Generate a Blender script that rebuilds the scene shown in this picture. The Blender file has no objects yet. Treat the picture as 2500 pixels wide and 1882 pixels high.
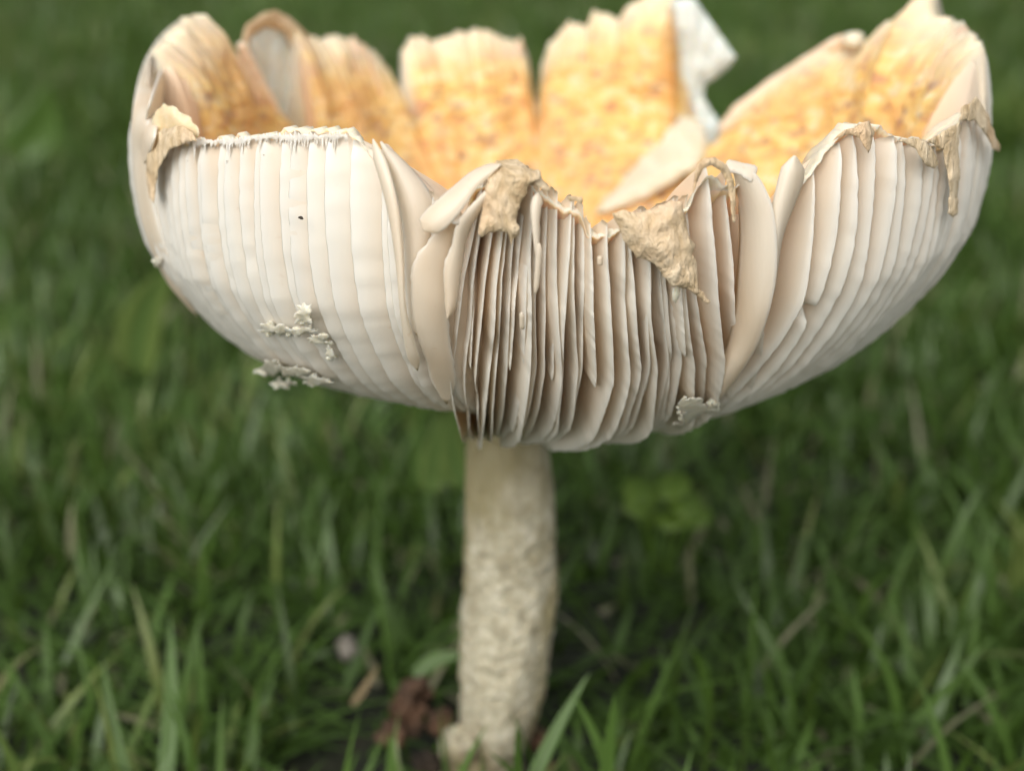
import bpy, bmesh, math, random
import numpy as np
from mathutils import Vector, noise
from mathutils.geometry import delaunay_2d_cdt

random.seed(7)
rng = np.random.default_rng(7)
scene = bpy.context.scene
COL = scene.collection
R = math.radians

# ------------------------------------------------------------------ camera
CAM_Y, CAM_Z, PITCH, HFOV = -0.1736, 0.128, 20.0, 42.0
cam_data = bpy.data.cameras.new('camera')
cam = bpy.data.objects.new('camera', cam_data)
COL.objects.link(cam)
cam.location = (0, CAM_Y, CAM_Z)
cam.rotation_euler = (R(90 - PITCH), 0, 0)
cam_data.sensor_width = 36
cam_data.lens = 18 / math.tan(R(HFOV / 2))
cam_data.clip_start = 0.005
cam_data.clip_end = 400
cam_data.dof.use_dof = True
cam_data.dof.focus_distance = 0.129
cam_data.dof.aperture_fstop = 17
scene.camera = cam

# ------------------------------------------------------------------ world and sun
SUN_EL, SUN_AZ = 40.0, 200.0          # azimuth: clockwise from +Y
world = bpy.data.worlds.new('World')
scene.world = world
world.use_nodes = True
wn = world.node_tree.nodes
wl = world.node_tree.links
sky = wn.new('ShaderNodeTexSky')
sky.sky_type = 'NISHITA'
sky.sun_disc = False
sky.sun_elevation = R(SUN_EL)
sky.sun_rotation = R(SUN_AZ)
sky.air_density = 1.0
sky.dust_density = 4.0
sky.ozone_density = 0.6
bg = wn['Background']
bg.inputs['Strength'].default_value = 0.15
hs = wn.new('ShaderNodeHueSaturation')      # overcast: the blue of the clear sky greyed by cloud
hs.inputs['Saturation'].default_value = 0.2
wl.new(sky.outputs[0], hs.inputs['Color'])
wl.new(hs.outputs[0], bg.inputs['Color'])
sd = bpy.data.lights.new('sun', 'SUN')
sd.energy = 1.5
sd.angle = R(70)
sd.color = (1.0, 0.975, 0.93)
sun = bpy.data.objects.new('sun', sd)
COL.objects.link(sun)
el, az = R(SUN_EL), R(SUN_AZ)
sdir = Vector((math.sin(az) * math.cos(el), math.cos(az) * math.cos(el), math.sin(el)))
sun.rotation_euler = (-sdir).to_track_quat('-Z', 'Y').to_euler()
scene.view_settings.view_transform = 'Standard'
scene.view_settings.look = 'None'
scene.view_settings.gamma = 1
scene.view_settings.exposure = 0.22
scene.view_settings.use_curve_mapping = False
scene.cycles.max_bounces = 10
scene.cycles.transmission_bounces = 8
scene.cycles.transparent_max_bounces = 8

# ------------------------------------------------------------------ helpers
def node_mat(name):
    m = bpy.data.materials.new(name)
    m.use_nodes = True
    nt = m.node_tree
    nt.nodes.clear()
    out = nt.nodes.new('ShaderNodeOutputMaterial')
    return m, nt, out

def N(nt, kind, **kw):
    n = nt.nodes.new(kind)
    for k, v in kw.items():
        if k in n.inputs:
            n.inputs[k].default_value = v
        else:
            setattr(n, k, v)
    return n

def ramp(nt, fac, stops, interp='LINEAR'):
    r = nt.nodes.new('ShaderNodeValToRGB')
    r.color_ramp.interpolation = interp
    e = r.color_ramp.elements
    while len(e) > 1:
        e.remove(e[-1])
    e[0].position, e[0].color = stops[0][0], (*stops[0][1], 1)
    for p, c in stops[1:]:
        x = e.new(p)
        x.color = (*c, 1)
    nt.links.new(fac, r.inputs[0])
    return r.outputs[0]

def noise_tex(nt, vec, scale, detail=4, rough=0.55, dist=0.0):
    n = nt.nodes.new('ShaderNodeTexNoise')
    n.inputs['Scale'].default_value = scale
    n.inputs['Detail'].default_value = detail
    n.inputs['Roughness'].default_value = rough
    n.inputs['Distortion'].default_value = dist
    if vec is not None:
        nt.links.new(vec, n.inputs['Vector'])
    return n.outputs['Fac']

def mix(nt, fac, a, b, mode='MIX'):
    n = nt.nodes.new('ShaderNodeMix')
    n.data_type = 'RGBA'
    n.blend_type = mode
    n.clamp_factor = True
    for sock, v in ((n.inputs[0], fac), (n.inputs[6], a), (n.inputs[7], b)):
        if isinstance(v, (int, float)):
            sock.default_value = v
        elif isinstance(v, tuple):
            sock.default_value = (*v, 1)
        else:
            nt.links.new(v, sock)
    return n.outputs[2]

def mathn(nt, op, a, b=None, clamp=False):
    n = nt.nodes.new('ShaderNodeMath')
    n.operation = op
    n.use_clamp = clamp
    for i, v in enumerate((a, b)):
        if v is None:
            continue
        if isinstance(v, (int, float)):
            n.inputs[i].default_value = v
        else:
            nt.links.new(v, n.inputs[i])
    return n.outputs[0]

def attr(nt, name):
    n = nt.nodes.new('ShaderNodeAttribute')
    n.attribute_name = name
    return n.outputs['Fac']

def bump(nt, h, strength, dist):
    b = nt.nodes.new('ShaderNodeBump')
    b.inputs['Strength'].default_value = strength
    b.inputs['Distance'].default_value = dist
    nt.links.new(h, b.inputs['Height'])
    return b.outputs[0]

def coords(nt, out='Object'):
    return nt.nodes.new('ShaderNodeTexCoord').outputs[out]

def scaled(nt, vec, s):
    m = nt.nodes.new('ShaderNodeMapping')
    m.inputs['Scale'].default_value = s
    nt.links.new(vec, m.inputs['Vector'])
    return m.outputs[0]

def thin_shader(nt, out, col, tcol, tfac, nrm=None, gloss=0.06, rough=0.45):
    """diffuse + translucent sheet with a weak moist sheen"""
    d = nt.nodes.new('ShaderNodeBsdfDiffuse')
    t = nt.nodes.new('ShaderNodeBsdfTranslucent')
    g = nt.nodes.new('ShaderNodeBsdfGlossy')
    g.inputs['Roughness'].default_value = rough
    m1 = nt.nodes.new('ShaderNodeMixShader')
    m2 = nt.nodes.new('ShaderNodeMixShader')
    m1.inputs[0].default_value = tfac
    m2.inputs[0].default_value = gloss
    nt.links.new(col, d.inputs[0])
    nt.links.new(tcol, t.inputs[0])
    nt.links.new(d.outputs[0], m1.inputs[1])
    nt.links.new(t.outputs[0], m1.inputs[2])
    nt.links.new(m1.outputs[0], m2.inputs[1])
    nt.links.new(g.outputs[0], m2.inputs[2])
    if nrm is not None:
        for s in (d, t, g):
            nt.links.new(nrm, s.inputs['Normal'])
    nt.links.new(m2.outputs[0], out.inputs[0])

# ------------------------------------------------------------------ materials
def m_gill():
    m, nt, out = node_mat('gill_tissue')
    co = coords(nt)
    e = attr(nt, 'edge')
    n1 = noise_tex(nt, scaled(nt, co, (1, 1, .35)), 90, 3)
    n2 = noise_tex(nt, scaled(nt, co, (1, 1, .12)), 900, 3)
    base = ramp(nt, n1, [(.3, (.76, .68, .54)), (.55, (.84, .815, .71)), (.75, (.86, .85, .775))])
    base = mix(nt, mathn(nt, 'MULTIPLY', n2, .2), base, (.74, .68, .55))
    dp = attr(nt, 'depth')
    bl = ramp(nt, noise_tex(nt, scaled(nt, co, (1, 1, .5)), 55, 3, .6), [(.46, (0, 0, 0)), (.66, (.6, .6, .6))])
    base = mix(nt, bl, base, (.78, .64, .47))
    sp = ramp(nt, noise_tex(nt, co, 620, 2), [(.70, (0, 0, 0)), (.76, (.5, .5, .5))])
    base = mix(nt, sp, base, (.60, .44, .28))
    base = mix(nt, mathn(nt, 'MULTIPLY', dp, 1.0), base, (.90, .62, .39))  # buff towards the gill base, with the warm glow of the gaps painted in
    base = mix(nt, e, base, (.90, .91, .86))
    tc = ramp(nt, n1, [(.3, (.93, .76, .54)), (.8, (.93, .83, .66))])
    b = bump(nt, n2, .25, .0002)
    thin_shader(nt, out, base, tc, .38, b, .04, .42)
    return m

def m_flesh():          # inner (upper) surface of the cap: yellow orange skin with brownish scales
    m, nt, out = node_mat('cap_skin')
    co = coords(nt)
    e = attr(nt, 'edge')
    u = attr(nt, 'ang')
    v = attr(nt, 'mer')
    cv = nt.nodes.new('ShaderNodeCombineXYZ')
    nt.links.new(u, cv.inputs[0]); nt.links.new(v, cv.inputs[1])
    polar = cv.outputs[0]
    big = noise_tex(nt, co, 75, 3)
    mid = noise_tex(nt, scaled(nt, polar, (1, 1.1, 1)), 230, 4, .6, .3)
    fine = noise_tex(nt, scaled(nt, polar, (1, .25, 1)), 900, 4, .6)
    base = ramp(nt, mid, [(.36, (.46, .22, .11)), (.43, (.62, .36, .11)), (.50, (.72, .47, .13)),
                          (.56, (.72, .51, .22)), (.66, (.72, .61, .40))])
    base = mix(nt, ramp(nt, big, [(.42, (0, 0, 0)), (.62, (.5, .5, .5))]), base, (.72, .34, .13))
    vo = nt.nodes.new('ShaderNodeTexVoronoi')
    vo.inputs['Scale'].default_value = 210
    vo.inputs['Randomness'].default_value = 1
    nt.links.new(scaled(nt, polar, (1, 1.35, 1)), vo.inputs['Vector'])
    spot = ramp(nt, vo.outputs['Distance'], [(.16, (1, 1, 1)), (.36, (0, 0, 0))])
    spot = mathn(nt, 'MULTIPLY', spot, ramp(nt, noise_tex(nt, co, 130, 2), [(.38, (0, 0, 0)), (.48, (.85, .85, .85))]))
    base = mix(nt, spot, base, (.30, .16, .11))
    base = mix(nt, mathn(nt, 'MULTIPLY', fine, .22), base, (.80, .62, .34))
    side = attr(nt, 'tan')
    base = mix(nt, side, base, mix(nt, fine, (.36, .20, .07), (.60, .40, .18)))
    base = mix(nt, e, base, (.76, .64, .46))
    base = mix(nt, attr(nt, 'pale'), base, (.70, .62, .47))
    p = N(nt, 'ShaderNodeBsdfPrincipled')
    nt.links.new(base, p.inputs['Base Color'])
    p.inputs['Roughness'].default_value = .62
    p.inputs['Specular IOR Level'].default_value = .3
    p.inputs['Subsurface Weight'].default_value = .35
    p.inputs['Subsurface Radius'].default_value = (1, .55, .3)
    p.inputs['Subsurface Scale'].default_value = .002
    hh = mathn(nt, 'ADD', mathn(nt, 'MULTIPLY', mid, .7), mathn(nt, 'MULTIPLY', fine, .5))
    nt.links.new(bump(nt, hh, .7, .0008), p.inputs['Normal'])
    nt.links.new(p.outputs[0], out.inputs[0])
    return m

def m_pale(name, c0, c1, sss=.4, bstr=.3, scale=250, dist=.0004):
    m, nt, out = node_mat(name)
    co = coords(nt)
    n1 = noise_tex(nt, co, scale, 5, .6)
    base = ramp(nt, n1, [(.3, c0), (.68, c1)])
    p = N(nt, 'ShaderNodeBsdfPrincipled')
    nt.links.new(base, p.inputs['Base Color'])
    p.inputs['Roughness'].default_value = .6
    p.inputs['Specular IOR Level'].default_value = .3
    p.inputs['Subsurface Weight'].default_value = sss
    p.inputs['Subsurface Radius'].default_value = (1, .6, .35)
    p.inputs['Subsurface Scale'].default_value = .002
    nt.links.new(bump(nt, n1, bstr, dist), p.inputs['Normal'])
    nt.links.new(p.outputs[0], out.inputs[0])
    return m

def m_veil():
    m, nt, out = node_mat('veil_felt')
    co = coords(nt)
    a = noise_tex(nt, scaled(nt, co, (1, 1, .55)), 420, 6, .65, .8)
    b = noise_tex(nt, scaled(nt, co, (1, 1, .4)), 1600, 4, .6, .5)
    c = noise_tex(nt, co, 110, 2)
    base = ramp(nt, a, [(.30, (.38, .25, .13)), (.42, (.55, .41, .24)), (.56, (.68, .54, .36)), (.72, (.78, .67, .49))])
    base = mix(nt, ramp(nt, c, [(.5, (0, 0, 0)), (.7, (.35, .35, .35))]), base, (.70, .44, .26))
    p = N(nt, 'ShaderNodeBsdfPrincipled')
    nt.links.new(base, p.inputs['Base Color'])
    p.inputs['Roughness'].default_value = .7
    p.inputs['Specular IOR Level'].default_value = .3
    h = mathn(nt, 'ADD', a, mathn(nt, 'MULTIPLY', b, .6))
    nt.links.new(bump(nt, h, .9, .0009), p.inputs['Normal'])
    nt.links.new(p.outputs[0], out.inputs[0])
    return m

def m_stem():
    m, nt, out = node_mat('stem_skin')
    co = coords(nt)
    a = noise_tex(nt, scaled(nt, co, (1, 1, .8)), 420, 5, .65, .4)
    c = noise_tex(nt, scaled(nt, co, (1, 1, .5)), 75, 3, .5, .5)
    base = ramp(nt, a, [(.35, (.29, .26, .18)), (.5, (.43, .395, .29)), (.65, (.56, .525, .41))])
    pat = ramp(nt, c, [(.47, (0, 0, 0)), (.56, (.85, .85, .85))])
    base = mix(nt, pat, base, (.24, .205, .10))
    fib = noise_tex(nt, scaled(nt, co, (1, 1, .06)), 500, 3)
    base = mix(nt, mathn(nt, 'MULTIPLY', fib, .35), base, (.30, .25, .15))
    sx = nt.nodes.new('ShaderNodeSeparateXYZ'); nt.links.new(co, sx.inputs[0])
    low = mathn(nt, 'SUBTRACT', 1.0, mathn(nt, 'DIVIDE', sx.outputs[2], .016), True)
    dirt = mathn(nt, 'MULTIPLY', low, ramp(nt, noise_tex(nt, co, 300, 4), [(.4, (0, 0, 0)), (.6, (.9, .9, .9))]))
    base = mix(nt, dirt, base, (.10, .065, .035))
    p = N(nt, 'ShaderNodeBsdfPrincipled')
    nt.links.new(base, p.inputs['Base Color'])
    p.inputs['Roughness'].default_value = .75
    p.inputs['Specular IOR Level'].default_value = .25
    p.inputs['Subsurface Weight'].default_value = .2
    p.inputs['Subsurface Radius'].default_value = (1, .6, .35)
    p.inputs['Subsurface Scale'].default_value = .0015
    nt.links.new(bump(nt, a, .8, .0009), p.inputs['Normal'])
    nt.links.new(p.outputs[0], out.inputs[0])
    return m

def m_grass(name, stops, tfac=.3, gloss=.03):
    m, nt, out = node_mat(name)
    t = attr(nt, 'tint')
    col = ramp(nt, t, stops)
    n = noise_tex(nt, coords(nt), 60, 2)
    col = mix(nt, mathn(nt, 'MULTIPLY', n, .35), col, (.04, .075, .015))
    tc = mix(nt, .5, col, (.16, .24, .03))
    thin_shader(nt, out, col, tc, tfac, None, gloss, .38)
    return m

def m_simple(name, c0, c1, scale, rough=.8, bstr=.5, dist=.001):
    m, nt, out = node_mat(name)
    n1 = noise_tex(nt, coords(nt), scale, 5, .6)
    p = N(nt, 'ShaderNodeBsdfPrincipled')
    nt.links.new(ramp(nt, n1, [(.3, c0), (.7, c1)]), p.inputs['Base Color'])
    p.inputs['Roughness'].default_value = rough
    p.inputs['Specular IOR Level'].default_value = .3
    nt.links.new(bump(nt, n1, bstr, dist), p.inputs['Normal'])
    nt.links.new(p.outputs[0], out.inputs[0])
    return m

GILL, SKIN, VEIL, STEM = m_gill(), m_flesh(), m_veil(), m_stem()
UNDER = m_pale('cap_flesh', (.88, .54, .32), (.92, .66, .44), .5)
CREAM = m_pale('torn_flesh', (.56, .50, .36), (.68, .63, .50), .4, .6, 500, .0006)
CRUMB = m_pale('veil_crumb', (.64, .56, .40), (.78, .72, .57), .4, .6, 900, .0004)
FRAY = m_pale('frayed_margin', (.80, .72, .58), (.87, .82, .70), .4, .4, 500, .0003)
YELLOWISH = m_pale('yellow_flesh', (.62, .47, .27), (.74, .62, .43), .4, .6, 300, .0006)
WHITE = m_pale('white_gill_sheet', (.52, .57, .54), (.68, .72, .68), .4, .8, 260, .0012)
PINKISH = m_pale('rolled_margin', (.74, .54, .38), (.84, .68, .52), .35, .4, 300, .0006)
GREEN_STOPS = [(0, (.034, .060, .010)), (.3, (.052, .102, .016)), (.6, (.076, .142, .024)),
               (.82, (.11, .19, .050)), (.90, (.18, .23, .06)), (.94, (.19, .18, .09)), (1, (.33, .31, .21))]
GRASS = m_grass('grass_blade', GREEN_STOPS)
SOIL = m_simple('soil', (.012, .009, .006), (.05, .036, .024), 140, .95, .9, .004)
BROWN = m_simple('dry_leaf', (.035, .022, .013), (.10, .052, .028), 160, .8, .7, .0012)
PEBBLE = m_simple('pale_grit', (.09, .08, .06), (.22, .20, .17), 300, .6)
SPECK = m_simple('dark_debris', (.01, .008, .006), (.06, .045, .03), 800, .7)
CLOVER = m_grass('clover_leaf', [(0, (.09, .17, .02)), (1, (.17, .27, .035))], .35)
STRAW = m_simple('straw', (.12, .085, .04), (.22, .17, .09), 200, .7)

# ------------------------------------------------------------------ object helpers
def tag(o, label=None, cat=None, group=None, kind=None):
    for k, v in (('label', label), ('category', cat), ('group', group), ('kind', kind)):
        if v:
            o[k] = v
    return o

def mesh_obj(name, verts, faces, mats, parent=None, smooth=True, attrs=None, mat_idx=None):
    me = bpy.data.meshes.new(name)
    me.from_pydata([tuple(v) for v in verts], [], [tuple(f) for f in faces])
    if not isinstance(mats, (list, tuple)):
        mats = [mats]
    for m in mats:
        me.materials.append(m)
    if smooth:
        me.polygons.foreach_set('use_smooth', [True] * len(me.polygons))
    if mat_idx is not None:
        me.polygons.foreach_set('material_index', mat_idx)
    for k, v in (attrs or {}).items():
        a = me.attributes.new(k, 'FLOAT', 'POINT')
        a.data.foreach_set('value', np.asarray(v, dtype=np.float32))
    me.update()
    o = bpy.data.objects.new(name, me)
    COL.objects.link(o)
    if parent:
        o.parent = parent
    return o

def empty(name, loc=(0, 0, 0)):
    o = bpy.data.objects.new(name, None)
    o.empty_display_size = .01
    o.location = loc
    COL.objects.link(o)
    return o

# projection used for surveying the photograph (its own 2500 x 1882 pixels)
FPX = 1250 / math.tan(R(HFOV / 2))
FW = np.array([0, math.cos(R(PITCH)), -math.sin(R(PITCH))])
UP = np.array([0, math.sin(R(PITCH)), math.cos(R(PITCH))])
RT = np.array([1., 0, 0])
CP = np.array([0, CAM_Y, CAM_Z])

def project(p):
    d = np.asarray(p) - CP
    z = d @ FW
    return 1250 + FPX * (d @ RT) / z, 941 - FPX * (d @ UP) / z

def unproj(px, py, d):
    return CP + d * (FW + RT * (px - 1250) / FPX + UP * (941 - py) / FPX)

# ------------------------------------------------------------------ cap geometry
RC, HC, Z0, OFFX = .0559, .0419, .0636, .0056
SHEAR, PW0, PW1, FLARE = .036, .85, -.043, -.148

def axis_x(t):
    k = np.clip(t / .44, 0, 1)
    return OFFX * k * k * (3 - 2 * k)

def env(th, t, off=0.):
    """point on the bowl's outer envelope; th azimuth (0 = towards viewer, + right), t meridian, off = inward offset"""
    th, t = np.broadcast_arrays(np.asarray(th, float), np.asarray(t, float))
    tt = np.clip(t, .001, math.pi / 2)
    r = RC * np.sin(tt) ** (PW0 + PW1 * np.sin(th)) * (1 + FLARE * np.maximum(t - 1.2, 0))
    z = Z0 + HC * (1 - np.cos(tt)) + HC * np.maximum(t - math.pi / 2, 0)
    nr, nz = np.sin(tt) / RC, -np.cos(tt) / HC
    ln = np.hypot(nr, nz)
    r = r - nr / ln * off
    z = z - nz / ln * off
    x = axis_x(t) + r * np.sin(th)
    return np.stack([x, -r * np.cos(th), z + SHEAR * x], -1)

DEP = np.linspace(.09, .27, 700)
def hit(px, py, off=0., back=False):
    """3D point where the sight line through a surveyed pixel meets the bowl (off = outward, metres)"""
    P = unproj(px, py, 1.0) - CP
    pts = CP + DEP[:, None] * P
    zr = pts[:, 2] - Z0 - SHEAR * pts[:, 0]
    t = np.where(zr < HC, np.arccos(np.clip(1 - zr / HC, -1, 1)), math.pi / 2 + (zr - HC) / HC)
    dx = pts[:, 0] - axis_x(t)
    th = np.arctan2(dx, -pts[:, 1])
    rr = RC * np.sin(np.clip(t, .001, math.pi / 2)) ** (PW0 + PW1 * np.sin(th)) * (1 + FLARE * np.maximum(t - 1.2, 0))
    rr = np.where(zr < 0, 1e-3, rr + (-off if back else off))
    f = np.hypot(dx, pts[:, 1]) - rr
    s = np.nonzero((f[:-1] * f[1:]) < 0)[0]
    if len(s) == 0:
        i = int(np.argmin(f))
        return pts[i]
    i = s[-1] if back else s[0]
    k = f[i] / (f[i] - f[i + 1])
    return pts[i] * (1 - k) + pts[i + 1] * k

FRONT = [(300, 280), (345, 290), (372, 310), (380, 345), (420, 352), (490, 350), (590, 340), (700, 328), (830, 324), (860, 340),
         (920, 380), (980, 420), (1050, 480), (1075, 570), (1100, 560), (1150, 440), (1190, 412), (1230, 402), (1310, 425), (1345, 470), (1400, 486),
         (1425, 500), (1432, 545), (1490, 545), (1530, 528), (1640, 500), (1690, 480), (1708, 420), (1740, 400), (1790, 420), (1820, 420),
         (1860, 470), (1885, 560), (1900, 560), (1930, 470), (1965, 462), (2010, 400), (2060, 335), (2085, 318), (2160, 315), (2200, 340),
         (2260, 350), (2310, 362), (2345, 310), (2385, 285), (2420, 320), (2440, 350), (2500, 350)]
BACK = [(300, 290), (340, 290), (385, 250), (396, 195), (404, 128), (445, 78), (484, 42), (502, 38), (531, 68), (588, 124), (650, 250), (690, 335), (696, 335),
        (700, 60), (712, 50), (740, 80), (780, 100), (830, 92), (880, 97), (925, 130), (960, 180), (980, 250), (984, 250),
        (988, 130), (1010, 92), (1070, 104), (1120, 82), (1186, 78), (1240, 98), (1258, 108), (1275, 94), (1294, 158), (1309, 250), (1314, 250),
        (1322, 160), (1340, 110), (1390, 55), (1428, 70), (1445, 40), (1475, 32), (1508, 54), (1540, 10), (1580, -8), (1640, -10), (1660, 60), (1700, 250),
        (1735, 370), (1765, 370), (1790, 285), (1900, 190), (2050, 96), (2105, 108), (2150, 60), (2215, 10), (2256, 0), (2272, 46), (2318, 66), (2345, 95), (2368, 135),
        (2392, 200), (2418, 270), (2440, 300), (2500, 350)]
FRONT, BACK = np.array(FRONT, float), np.array(BACK, float)
NTH = 1260
THS = np.linspace(-math.pi, math.pi, NTH, endpoint=False)
TS = np.linspace(.6, 2.4, 500)

def rim_of(th):
    front = abs(th) < R(74 if th > 0 else 76)
    poly = FRONT if front else BACK
    p = env(th, TS, 0.0 if front else .0025)
    x, y = project(p)
    yy = np.interp(x, poly[:, 0], poly[:, 1])
    k = np.nonzero(y < yy)[0]
    return TS[k[0]] if len(k) else TS[-1]

RIM = np.array([rim_of(a) for a in THS])
for i, a in enumerate(THS):      # small ragged tearing of the margin
    RIM[i] += .018 * noise.noise(Vector((a * 40, 3.1, 0))) + .010 * noise.noise(Vector((a * 120, 7.7, 0)))

def rim(th):
    return np.interp((th + math.pi) % (2 * math.pi), THS + math.pi, RIM, period=2 * math.pi)

def gdepth(t, trim, gmax=.0088):
    d = np.maximum(trim - t, 0) * .052
    return gmax * (1 - np.exp(-d / .009)) * (.45 + .55 * np.clip(t / .7, 0, 1)) + .0005

mushroom = empty('mushroom')
tag(mushroom, 'large pale mushroom with torn upturned orange bowl cap standing in the grass', 'mushroom')

# ---- flesh shell
def build_flesh():
    NS = 84
    s = np.linspace(0, 1, NS) ** .8
    V, E, U, M, T, PL = [], [], [], [], [], []
    nb = []
    for layer in (0, 1):           # 0 = upper skin (inside the bowl), 1 = under side carrying the gills
        for i, a in enumerate(THS):
            tr = RIM[i] - .035 * float(np.clip((R(24) - abs(a - R(1))) / R(4), 0, 1))
            t = .05 + s * (tr - .05)
            g = gdepth(t, tr)
            fl = .0011 + .0028 * (1 - s) + .0006 * np.clip((tr - t) * 4, 0, 1)
            off = g + (fl if layer == 0 else 0)
            p = env(a, t, off)
            if layer == 0:
                lob = .0009 * math.sin(a * 11 + 1.3) + .0006 * math.sin(a * 23)
                dz = np.array([.0009 * noise.noise(Vector((a * 14, q * 9, 1))) + .0004 * noise.noise(Vector((a * 45, q * 24, 2))) for q in t])
                w = dz + lob * np.clip((t - .4), 0, 1)
                cen = np.stack([axis_x(t), 0 * t], -1)
                rad = p[:, :2] - cen
                rl = np.maximum(np.linalg.norm(rad, axis=1, keepdims=True), 1e-6)
                p[:, :2] -= rad / rl * w[:, None]
            V.append(p)
            E.append(np.clip(1 - (tr - t) / .20, 0, 1) ** 1.6 * .95)
            U.append(np.full(NS, a * .055))
            M.append(t * .05)
            PL.append(np.clip(1.5 - (tr - t) / .05, 0, 1) * (abs(a) < R(72)))
            T.append(np.full(NS, float(np.clip((abs(a) - 0) * 0 + (1 if (R(-150) < a < R(-92)) else 0), 0, 1))))
    # soften the tan band borders
    V = np.concatenate(V)
    T = np.concatenate(T)
    F, MI = [], []
    L = NTH * NS
    for layer in (0, 1):
        o = layer * L
        for i in range(NTH):
            j = (i + 1) % NTH
            for k in range(NS - 1):
                q = (o + i * NS + k, o + j * NS + k, o + j * NS + k + 1, o + i * NS + k + 1)
                F.append(q if layer == 0 else q[::-1])
                MI.append(layer)
    for i in range(NTH):
        j = (i + 1) % NTH
        a, b = i * NS + NS - 1, j * NS + NS - 1
        F.append((a, b, b + L, a + L)); MI.append(0)
        a, b = i * NS, j * NS
        F.append((b, a, a + L, b + L)); MI.append(1)
    return mesh_obj('cap', V, F, [SKIN, UNDER], mushroom,
                    attrs={'edge': np.concatenate(E), 'ang': np.concatenate(U), 'mer': np.concatenate(M), 'tan': T * .3, 'pale': np.concatenate(PL)}, mat_idx=MI)
cap = build_flesh()

# ---- gills
def gill(tharr, t, trim, lean, seed, gmax=.0088, t0=None, wob=1.0, edge_in=0.0, notch=None, nd=8, thick=1.0, root=None, raise_foot=0.):
    """one gill: th along its free edge per meridian step, thin closed sheet down to the flesh"""
    n = len(t)
    g = gdepth(t, trim, gmax)
    t0 = t[0]
    lift = np.maximum(np.clip(1 - (t - t0) / .10, 0, 1) ** 2 * .95, np.clip(1 - (t[-1] - t) / .04, 0, 1) ** 2 * .6)
    ed = np.array([noise.noise(Vector((seed * 3.1, q * 3 + seed * 7.3, 0))) for q in t])
    e2 = np.array([noise.noise(Vector((seed * 3.1, q * 38 + seed * 3.3, 4))) for q in t])
    e3 = np.array([noise.noise(Vector((seed * 3.1, q * 130 + seed * 11.3, 14))) for q in t])
    inn = edge_in + .0007 * (ed + .4) * gmax / .009 + .00014 * e2 + .00013 * e3
    if notch is not None:
        inn = inn + notch[1] * np.exp(-((t - notch[0]) / notch[2]) ** 2)
    inn = np.minimum(inn, .85 * g) + lift * g
    up = raise_foot * np.clip((.95 - t) / .45, 0, 1) ** 1.3
    inn = inn + up
    g = g + up
    wv = np.array([noise.noise(Vector((seed * 3.1, q * 2.6 + seed * 5.7, 9))) for q in t]) * .010 * wob \
        + np.array([noise.noise(Vector((seed * 3.1, q * 9 + seed * 9.1, 5))) for q in t]) * .0045 * wob \
        + np.array([noise.noise(Vector((seed * 3.1, q * 24 + seed * 13.7, 7))) for q in t]) * (.0006 if wob < .4 else .0003)
    rows = []
    edges = []
    deps = []
    gf = gdepth(t, trim)
    near = np.clip((trim - t) / .12, .25, 1)
    for side in (-1, 1):
        for j in range(nd + 1):
            f = j / nd                      # 0 free edge, 1 base in the flesh
            off = inn + (g + .0006 - inn) * f
            if f == 1:
                off = np.maximum(off, gf + .0006)
            curl = (1 - f) ** 1.5
            th = tharr + lean * f * np.clip(g / gmax, .1, 1) + wv * curl + side * thick * (.0020 + .0035 * f) * near
            re = float(np.clip(rim(np.array([th[-1]]))[0] - .003, t[-1] - .22, t[-1] + .22))
            tq = t0 + (t - t0) * (re - t0) / (t[-1] - t0)
            rows.append(env(th, tq, off))
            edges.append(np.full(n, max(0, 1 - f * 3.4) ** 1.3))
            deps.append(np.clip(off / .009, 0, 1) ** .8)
    V = np.concatenate(rows)
    F = []
    W = nd + 1
    for sdi in (0, 1):
        for j in range(nd):
            a, b = (sdi * W + j) * n, (sdi * W + j + 1) * n
            for k in range(n - 1):
                q = (a + k, a + k + 1, b + k + 1, b + k)
                F.append(q if sdi else q[::-1])
    a, b = 0, W * n
    for k in range(n - 1):
        F.append((a + k, a + k + 1, b + k + 1, b + k))
    for k in (0, n - 1):
        for j in range(nd):
            q = (j * n + k, (j + 1) * n + k, (W + j + 1) * n + k, (W + j) * n + k)
            F.append(q if k == 0 else q[::-1])
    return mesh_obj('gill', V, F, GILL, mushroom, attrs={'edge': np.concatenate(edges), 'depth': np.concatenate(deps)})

# front cluster: its gills follow surveyed lines (x at lower end, middle, top)
ROWT = np.array([.42, .56, .72, 1.0, 1.3, 1.6, 1.9])
def front_x(u):
    k = [0, .29, .44, .63, .73, .81, 1]
    lo = np.interp(u, k, [1150, 1215, 1275, 1375, 1480, 1590, 1700])
    l2 = np.interp(u, k, [1142, 1250, 1330, 1450, 1550, 1640, 1760])
    l3 = np.interp(u, k, [1130, 1272, 1372, 1500, 1600, 1675, 1830])
    mi = np.interp(u, [0, .5, .86, 1], [1105, 1440, 1740, 1880])
    m2 = np.interp(u, [0, .5, .86, 1], [1125, 1432, 1715, 1893])
    hi = np.interp(u, [0, .5, .86, 1], [1175, 1425, 1690, 1850])
    to = np.interp(u, [0, .5, .86, 1], [1200, 1420, 1680, 1800])
    return [lo, l2, l3, mi, m2, hi, to]

THG = np.linspace(R(-30), R(45), 400)
def th_for_x(t, x):
    px, _ = project(env(THG, t))
    return np.interp(x, px, THG)

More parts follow.
